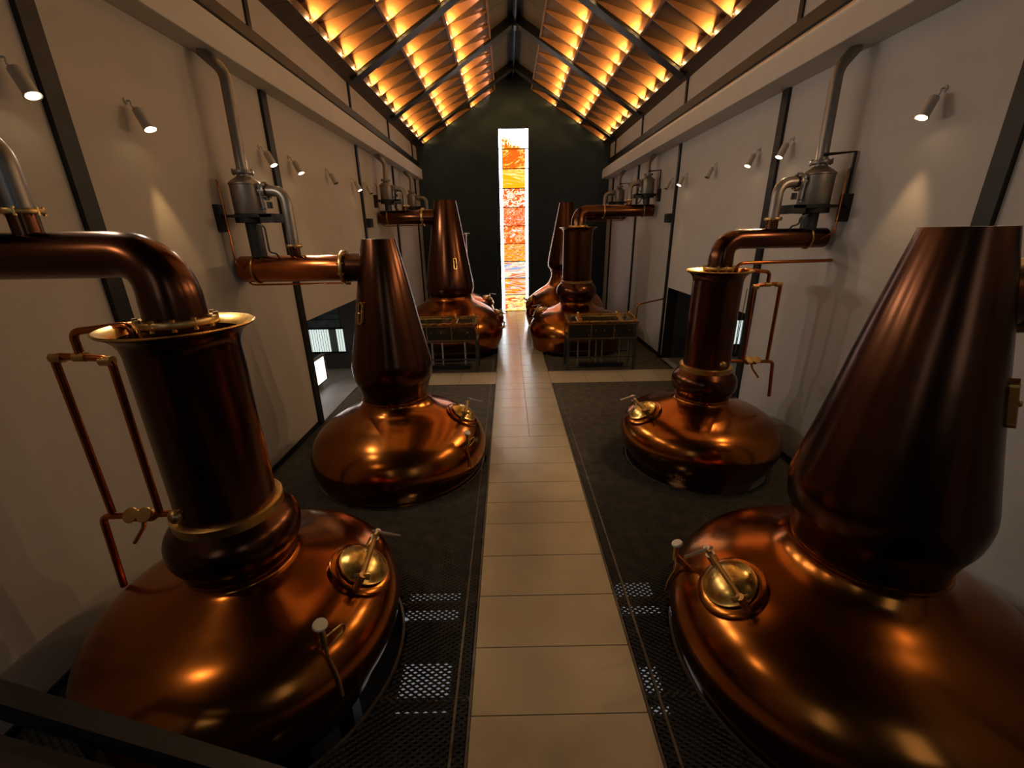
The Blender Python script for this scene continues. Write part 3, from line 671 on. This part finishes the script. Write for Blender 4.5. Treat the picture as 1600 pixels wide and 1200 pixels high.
vessel(1, 4.80, .150, .048, 'small distant grey vapour vessel, last on the left wall', .19, False)
vessel(-1, 4.80, .160, .048, 'small distant grey vapour vessel, last on the right wall', .205, False)

# ------------------------------------------------------------ copper gauge loops beside the jacketed stills
def loop(side, cx, y, label, lip, band, zfoot):
    root = empty('pipe_loop', W(cx, y, -1), label=label, cat='copper pipework'); root['group'] = 'copper pipe loops beside the jacketed stills'
    def P(d, z, dy=0): return Vector((side*d*H, dy*H, (z+1)*H))
    r = .0072*H
    mk('top_feed', 'copper_pipe', root, tube, arcpath([P(.09, lip-.035), P(.09, lip+.006), P(.205, lip-.006), P(.205, lip-.054)], .06), r, 10, smooth=True)
    hd = mk('header', 'copper_pipe', root, tube, arcpath([P(.262, band+.0), P(.258, lip-.052), P(.150, lip-.060), P(.158, band+.002)], .06), r, 10, smooth=True)
    for q in (P(.205, lip-.055), P(.250, lip-.056), P(.158, lip-.064)): mk('fitting', 'dull_brass', hd, cyl, q-Vector((.04, 0, 0)), q+Vector((.04, 0, 0)), r*1.35, 10, smooth=True)
    mk('bottom_run', 'copper_pipe', root, tube, arcpath([P(.08, band-.004), P(.288, band-.010), P(.302, zfoot)], .06), r, 10, smooth=True)
    for d in (.178, .208):
        v = mk('valve', 'dull_brass', root, lathe, [(0, -.035), (.03, -.035), (.045, -.02), (.05, 0), (.045, .02), (.03, .035), (0, .035)], P(d, band-.008), 16, (1, 0, 0), smooth=True)
        mk('handwheel', 'dull_brass', v, lathe, [(0, .06), (.055, .062), (.06, .07), (.055, .078), (0, .08)], P(d, band-.008), 16, (0, -.8, .6), smooth=True)
    mk('tap', 'dull_brass', root, tube, [P(.195, band-.012), P(.205, band-.04), P(.238, band-.082)], .016, 8, smooth=True)
    mk('gauge_wire', 'dull_brass', root, tube, [P(.125, lip-.07), P(.118, band+.03)], .007, 6, smooth=True)
loop(-1, -.624, .80, 'copper gauge pipe loop with valves beside the nearest left still', -.158, -.570, -.776)
loop(1, .845, 1.745, 'copper gauge pipe loop with valves beside the second right still', -.158, -.53, -.70)
tag(mk('copper_tube', 'copper_pipe', None, tube, arcpath([W(.90, 1.70, -.19), W(.885, 1.70, -.125), W(1.255, 1.70, -.12)], .12), .0065*H, 10, smooth=True), 'thin copper tube from second right still to the right wall', 'pipe')
tag(mk('copper_tube', 'copper_pipe', None, tube, arcpath([W(.955, 3.16, -.63), W(.957, 3.16, -.515), W(1.19, 3.30, -.50), W(1.255, 3.40, -.50)], .09), .0060*H, 10, smooth=True), 'thin pipe rising from the right spirit safe to the black doorway', 'pipe')

# ------------------------------------------------------------ spirit safes
def safe(x0, x1, y0, label, mirror=1):
    root = empty('spirit_safe', W((x0+x1)/2, y0+.09, -1), label=label, cat='spirit safe'); root['group'] = 'brass spirit safes on black stands'
    w2 = (x1-x0)/2*H; d2 = .095*H; zt, zb = .372*H, .245*H
    def B(name, a, b, m, parent=root, bv=0):
        bm = newbm(); box(bm, a, b)
        if bv: bevel(bm, bv, 2)
        return obj(name, bm, m, parent)
    # stand
    for sx in (-1, 1):
        for sy in (-1, 1): B('leg', (sx*(w2-.03)-.03, sy*(d2-.03)-.03, 0), (sx*(w2-.03)+.03, sy*(d2-.03)+.03, zb-.03), 'frame_steel')
    B('stand_top', (-w2, -d2, zb-.035), (w2, d2, zb), 'frame_steel')
    for sy in (-1, 1):
        B('rail', (-w2+.03, sy*(d2-.03)-.018, .10*H-.018), (w2-.03, sy*(d2-.03)+.018, .10*H+.018), 'frame_steel')
    # brass case
    e = .02
    fr = newbm()
    for sx in (-1, 1):
        for sy in (-1, 1): box(fr, (sx*w2-(e if sx > 0 else 0), sy*d2-(e if sy > 0 else 0), zb), (sx*w2+(e if sx < 0 else 0), sy*d2+(e if sy < 0 else 0), zt))
    for z in (zb, zt-.03):
        box(fr, (-w2, -d2, z), (w2, -d2+e, z+.03)); box(fr, (-w2, d2-e, z), (w2, d2, z+.03)); box(fr, (-w2, -d2+e, z), (-w2+e, d2-e, z+.03)); box(fr, (w2-e, -d2+e, z), (w2, d2-e, z+.03))
    cs = obj('case_frame', fr, 'dull_brass', root)
    g = 3
    for k in range(g):
        xa = -w2+e+(2*w2-2*e)*k/g; xb = -w2+e+(2*w2-2*e)*(k+1)/g
        B('case_pane', (xa+.012, -d2+.004, zb+.03), (xb-.012, -d2+.010, zt-.03), 'glass_dark', cs)
        if k: B('mullion', (xa-.012, -d2-.002, zb), (xa+.012, -d2+.018, zt), 'dull_brass', cs)
    # top plate with glazed wells
    yy = (-d2, d2); wells = [(-.96, -.70), (-.56, .48), (.60, .96)] if mirror > 0 else [(-.96, .30), (.46, .94)]
    B('top_plate', (-w2-.01, -d2-.01, zt), (w2+.01, d2+.01, zt+.02), 'glass_dark')
    bm = newbm(); zz = zt+.02
    xs = [-w2-.015]+[v*w2 for ab in wells for v in ab]+[w2+.015]
    box(bm, (-w2-.015, -d2-.015, zz), (w2+.015, -d2+.07, zz+.03)); box(bm, (-w2-.015, d2-.07, zz), (w2+.015, d2+.015, zz+.03))
    for a, b in zip(xs[0::2], xs[1::2]): box(bm, (a, -d2+.07, zz), (b, d2-.07, zz+.03))
    plabel(obj('lid_frame', bm, 'brass', root), 'polished brass lid frame')
    SH = .012*H
    def shear(o):
        for v in o.data.vertices:
            if v.co.z > zb+.2: v.co.z += v.co.y/d2*SH
        return o
    for o in list(root.children)+list(cs.children): 
        if o.name.split('.')[0] in ('case_frame', 'top_plate', 'lid_frame', 'case_pane', 'mullion'): shear(o)
    for k, fx in enumerate((-.62, .52, .9) if mirror > 0 else (.38, .88)):
        mk('lid_knob', 'brass', root, lathe, [(0, 0), (.03, 0), (.03, .02), (.018, .03), (.035, .05), (.02, .07), (0, .072)], (fx*w2, d2-.05, zz+.03+SH*.8), 16, smooth=True)
    for fx in (-.45, -.2, .05, .35, .75):
        bl = mk('receiver', 'brass', root, lathe, [(.02, 0), (.05, .03), (.06, .10), (.03, .16), (.02, .22)], (fx*w2, 0, zb+.02), 16, smooth=True)
        mk('front_knob', 'brass', root, cyl, (fx*w2, -d2-.03, zb+.22), (fx*w2, -d2+.005, zb+.22), .02, 10, smooth=True)
        mk('hasp', 'dull_brass', root, cyl, (fx*w2+.05, -d2-.02, zb+.10), (fx*w2+.05, -d2+.005, zb+.10), .014, 8, smooth=True)
    for fx in ((-.62, -.28, -.08, .10, .62, .88) if mirror > 0 else (-.55, -.28, 0, .62)):
        mk('drop_pipe', 'steel_light' if mirror < 0 else 'grey_steel', root, cyl, (fx*w2, .05, .004), (fx*w2, .05, zb-.036), .026, 12, smooth=True)
    B('sump', (-w2*.55, -.02, .001), (w2*.75, .16, .10), 'black_steel')
safe(-.80, -.238, 3.10, 'brass spirit safe on a black stand, left of the walkway', -1)
safe(.435, .955, 3.10, 'brass spirit safe on a black stand, right of the walkway', 1)

# ------------------------------------------------------------ wall spotlights
def lamp(side, y, on, label, aim=None, e=1.0, size=66):
    x = XL if side > 0 else XR; root = empty('wall_spotlight', W(x, y, .37), label=label, cat='spotlight'); root['group'] = 'wall spotlights above the stills'
    d = Vector((side*.52, -.30, -.86)).normalized() if aim is None else Vector(aim).normalized()
    d = Vector((side*.42, -.12, -.88)).normalized()
    lens = Vector((side*.055*H, -.012*H, -.073*H)); tail = lens-d*.20
    mk('wall_rose', 'lamp_shell', root, lathe, [(0, 0), (.03, 0), (.03, .012), (.012, .016), (0, .016)], (0, 0, 0), 16, (side, 0, 0), smooth=True)
    mk('gooseneck', 'lamp_shell', root, tube, arcpath([(side*.01, 0, 0), (side*.05, 0, .0), (side*.045, -.005, -.05), tail+d*.01], .04), .0075, 8, smooth=True)
    sh = mk('shade', 'lamp_shell', root, lathe, [(0, -.012), (.028, -.006), (.047, .006), (.050, .02), (.050, .20), (.058, .205), (.058, .212), (.046, .212), (.044, .17)], tail, 24, d, smooth=True)
    mk('lens', 'lens_on' if on else 'lens_off', sh, lathe, [(0, 0), (.047, 0), (.047, .004), (0, .006)], tail+d*.205, 20, d)
    if on:
        L = bpy.data.lights.new('spot_beam', 'SPOT'); L.energy = E_SPOT*e; L.color = WARM; L.spot_size = radians(size); L.spot_blend = .7; L.shadow_soft_size = .035
        lo = bpy.data.objects.new('spot_beam', L); COL.objects.link(lo)
        src = root.location+tail+d*.225; a = Vector(aim).normalized() if aim else d
        lo.matrix_world = Matrix.Translation(src) @ a.to_track_quat('-Z', 'Y').to_matrix().to_4x4()
        # scattered light round the beam
        L = bpy.data.lights.new('spot_spill', 'SPOT'); L.energy = E_SPILL*(1 if y > 1.5 else .65 if y > 1.2 else .35 if y > 1 else .15); L.color = (1, .86, .72) if side > 0 else (1, .66, .37); L.spot_size = radians(178); L.spot_blend = 1; L.shadow_soft_size = .045
        lo = bpy.data.objects.new('spot_spill', L); COL.objects.link(lo)
        lo.matrix_world = Matrix.Translation(src) @ Vector((side*.92, -.02, -.30)).to_track_quat('-Z', 'Y').to_matrix().to_4x4()
    return root
for side, nm in ((1, 'left'), (-1, 'right')):
    s = side
    lamp(side, .42, True, 'lit wall spotlight out of view on the %s wall, beside the viewing deck' % nm, (s*.55, .35, -.8), .5)
    lamp(side, 1.096, True, 'lit wall spotlight on the %s wall, nearest to the camera' % nm, (s*.5, -.35, -.8), .7)
    lamp(side, 1.415, True, 'lit wall spotlight on the %s wall with a soft beam below it' % nm, (s*-.13, .20, -1) if s > 0 else (s*-.02, .1, -1), 1, 30 if s > 0 else 46)
    lamp(side, 2.10, True, 'lit wall spotlight just beyond the first grey vessel and beside a post, %s wall' % nm, (s*.6, -.5, -.8), 1)
    lamp(side, 2.362, True, 'lit wall spotlight standing alone past the steel post, %s wall' % nm, (s*.3, .25, -1), .8)
    lamp(side, 2.82, False, 'unlit wall spotlight in the middle of the %s wall row' % nm)
    lamp(side, 3.26, True, 'lit wall spotlight nearest the far steel post, %s wall' % nm, (s*.16, .12, -1), .7, 50)
    lamp(side, 3.52, False, 'unlit wall spotlight behind the far steel post, %s wall' % nm)
    bm = newbm(); x = XL if side > 0 else XR; boxW(bm, (x+side*.001, 3.475, .055), (x+side*.035, 3.545, .120)); bevel(bm, .01, 2)
    jb = obj('junction_box', bm, 'frame_steel'); tag(jb, 'small black junction box beside the third post, %s wall' % nm, 'junction box')
    bm = newbm(); boxW(bm, (x+side*.035, 3.485, .065), (x+side*.037, 3.535, .11)); o = obj('cover', bm, 'black_steel', jb)

# ------------------------------------------------------------ passages behind the openings
def passage(side, x, op, nm):
    xo = x-side*WT; far = x-side*1.1
    bm = newbm(); boxW(bm, (x+side*.0, op[0]-.0, -1.03), (far, op[1]+.0, -1.001)); boxW(bm, (xo, .9, -1.03), (far, op[0], -1.001)); tag(obj('floor_passage_%s' % nm, bm, 'passage_floor'), kind='structure')
    bm = newbm(); boxW(bm, (xo, op[1], -1.03), (far, op[1]+.05, -.2)); boxW(bm, (far, .9, -1.03), (far-side*.05, op[1]+.05, -.2)); boxW(bm, (xo, .85, -1.03), (far, .9, -.2)); tag(obj('wall_passage_%s' % nm, bm, 'passage_wall'), kind='structure')
    for yj in (op[1]-.004,):
        bm = newbm(); boxW(bm, (x+side*.004, yj, -1.0), (xo-side*.01, yj+.004, op[2])); trim(bm, 'black_steel')
    bm = newbm(); boxW(bm, (xo, .9, -.2), (far, op[1]+.05, -.17)); tag(obj('ceiling_passage_%s' % nm, bm, 'passage_wall'), kind='structure')
    return far
passage(1, XL, OPL, 'left'); passage(-1, XR, OPR, 'right')
def blinds(x0, x1, z0, z1, y, n, label, gap=None):
    root = empty('window_blind', W((x0+x1)/2, y, z0), label=label, cat='window blind'); l = root.location
    bm = newbm(); box(bm, W(x0, y-.003, z0)-l, W(x1, y, z1)-l); obj('backing', bm, 'blind_gap', root)
    bm = newbm()
    for a, b in (((x0-.006, y-.016, z0-.006), (x1+.006, y, z0)), ((x0-.006, y-.016, z1), (x1+.006, y, z1+.006))): box(bm, W(*a)-l, W(*b)-l)
    obj('frame', bm, 'black_steel', root)
    me = None; wd = (x1-x0)/n
    for k in range(n):
        if gap and gap[0] <= k < gap[1]: continue
        if me is None:
            bm = newbm(); box(bm, (-wd*H*.36, -.012, 0), (wd*H*.36, .0, (z1-z0)*H-.004)); o = obj('slat', bm, 'blind_slat', root); me = o.data
        else: o = bpy.data.objects.new('slat', me); COL.objects.link(o); o.parent = root
        o.location = W(x0+wd*(k+.5), y-.004, z0)-l; o.rotation_euler[2] = random.uniform(-.25, .25)
blinds(-1.60, -1.284, -.856, -.678, OPL[1]-.002, 17, 'backlit white vertical blind in the left passage', (11, 14))
blinds(1.70, 1.925, -.89, -.693, OPR[1]-.002, 7, 'backlit white vertical blind in the right passage')
w5 = empty('window_5', W(-1.4, OPL[1], -.6), kind='structure'); l5 = w5.location
for xa, xb, za, zb in ((-1.6, -1.47, -.598, -.48), (-1.465, -1.30, -.598, -.56), (-1.465, -1.30, -.555, -.48), (-1.6, -1.30, -.665, -.606)):
    bm = newbm(); box(bm, W(xa, OPL[1]-.012, za)-l5, W(xb, OPL[1]-.002, zb)-l5); obj('teal_pane', bm, 'teal_glass', w5)
# lit display board in the left passage
dp = empty('display_screen', W(-1.30, 2.66, -1), label='bright white display screen in a dark frame through the left opening', cat='screen'); l = dp.location
bm = newbm(); boxW(bm, (-1.325, 2.40, -.965), (-1.30, 2.90, -.775)); 
for v in bm.verts: v.co -= l
bevel(bm, .02, 2); obj('screen_frame', bm, 'screen_frame', dp)
bm = newbm(); boxW(bm, (-1.30, 2.42, -.952), (-1.298, 2.865, -.790))
for v in bm.verts: v.co -= l
obj('screen', bm, 'screen_white', dp)
bm = newbm(); boxW(bm, (-1.32, 2.5, -1.0), (-1.305, 2.54, -.96)); boxW(bm, (-1.32, 2.76, -1.0), (-1.305, 2.80, -.96))
for v in bm.verts: v.co -= l
obj('stand', bm, 'screen_frame', dp)
for sx, xx, yy, e in ((1, -1.7, 2.3, 1.0),):
    L = bpy.data.lights.new('passage_light', 'AREA'); L.energy = E_PASS*e; L.color = (1, .90, .82); L.size = .8
    lo = bpy.data.objects.new('passage_light', L); COL.objects.link(lo); lo.location = W(xx, yy, -.23)
for xx, yy in ((-.3, 1.2), (.45, 1.2), (-.3, .2), (.45, .2)):
    L = bpy.data.lights.new('undercroft_light', 'POINT'); L.energy = E_UNDER*.1; L.color = (.8, .85, 1); L.shadow_soft_size = .1
    lo = bpy.data.objects.new('undercroft_light', L); COL.objects.link(lo); lo.location = W(xx, yy, -1.3)

# ------------------------------------------------------------ stair guard at the camera's feet, lower left
sg = empty('stair_guard', W(-.6, .38, -1), label='dark steel stair guard sloping down across the bottom left corner', cat='railing'); l = sg.location
def slope_bar(name, p0, p1, dz, dy, m):
    bm = newbm(); a, b = W(*p0)-l, W(*p1)-l
    prism(bm, [a, b, b-Vector((0, 0, dz*H)), a-Vector((0, 0, dz*H))], Vector((0, dy*H, 0))); return obj(name, bm, m, sg)
slope_bar('handrail', (-.848, .40, -.436), (-.32, .40, -.74), .024, -.024, 'black_steel')
slope_bar('guard_panel', (-.848, .39, -.46), (-.32, .39, -.764), .036, -.005, 'black_steel')
slope_bar('stringer', (-.848, .37, -.49), (-.32, .37, -.794), .03, -.04, 'dark_wood')
for px in (-.83, -.58, -.335):
    t = (px+.848)/.528; bm = newbm(); z = -.455-.304*t; boxW(bm, (px-.005, .378, -.999), (px+.005, .39, z))
    for v in bm.verts: v.co -= l
    obj('baluster', bm, 'black_steel', sg)
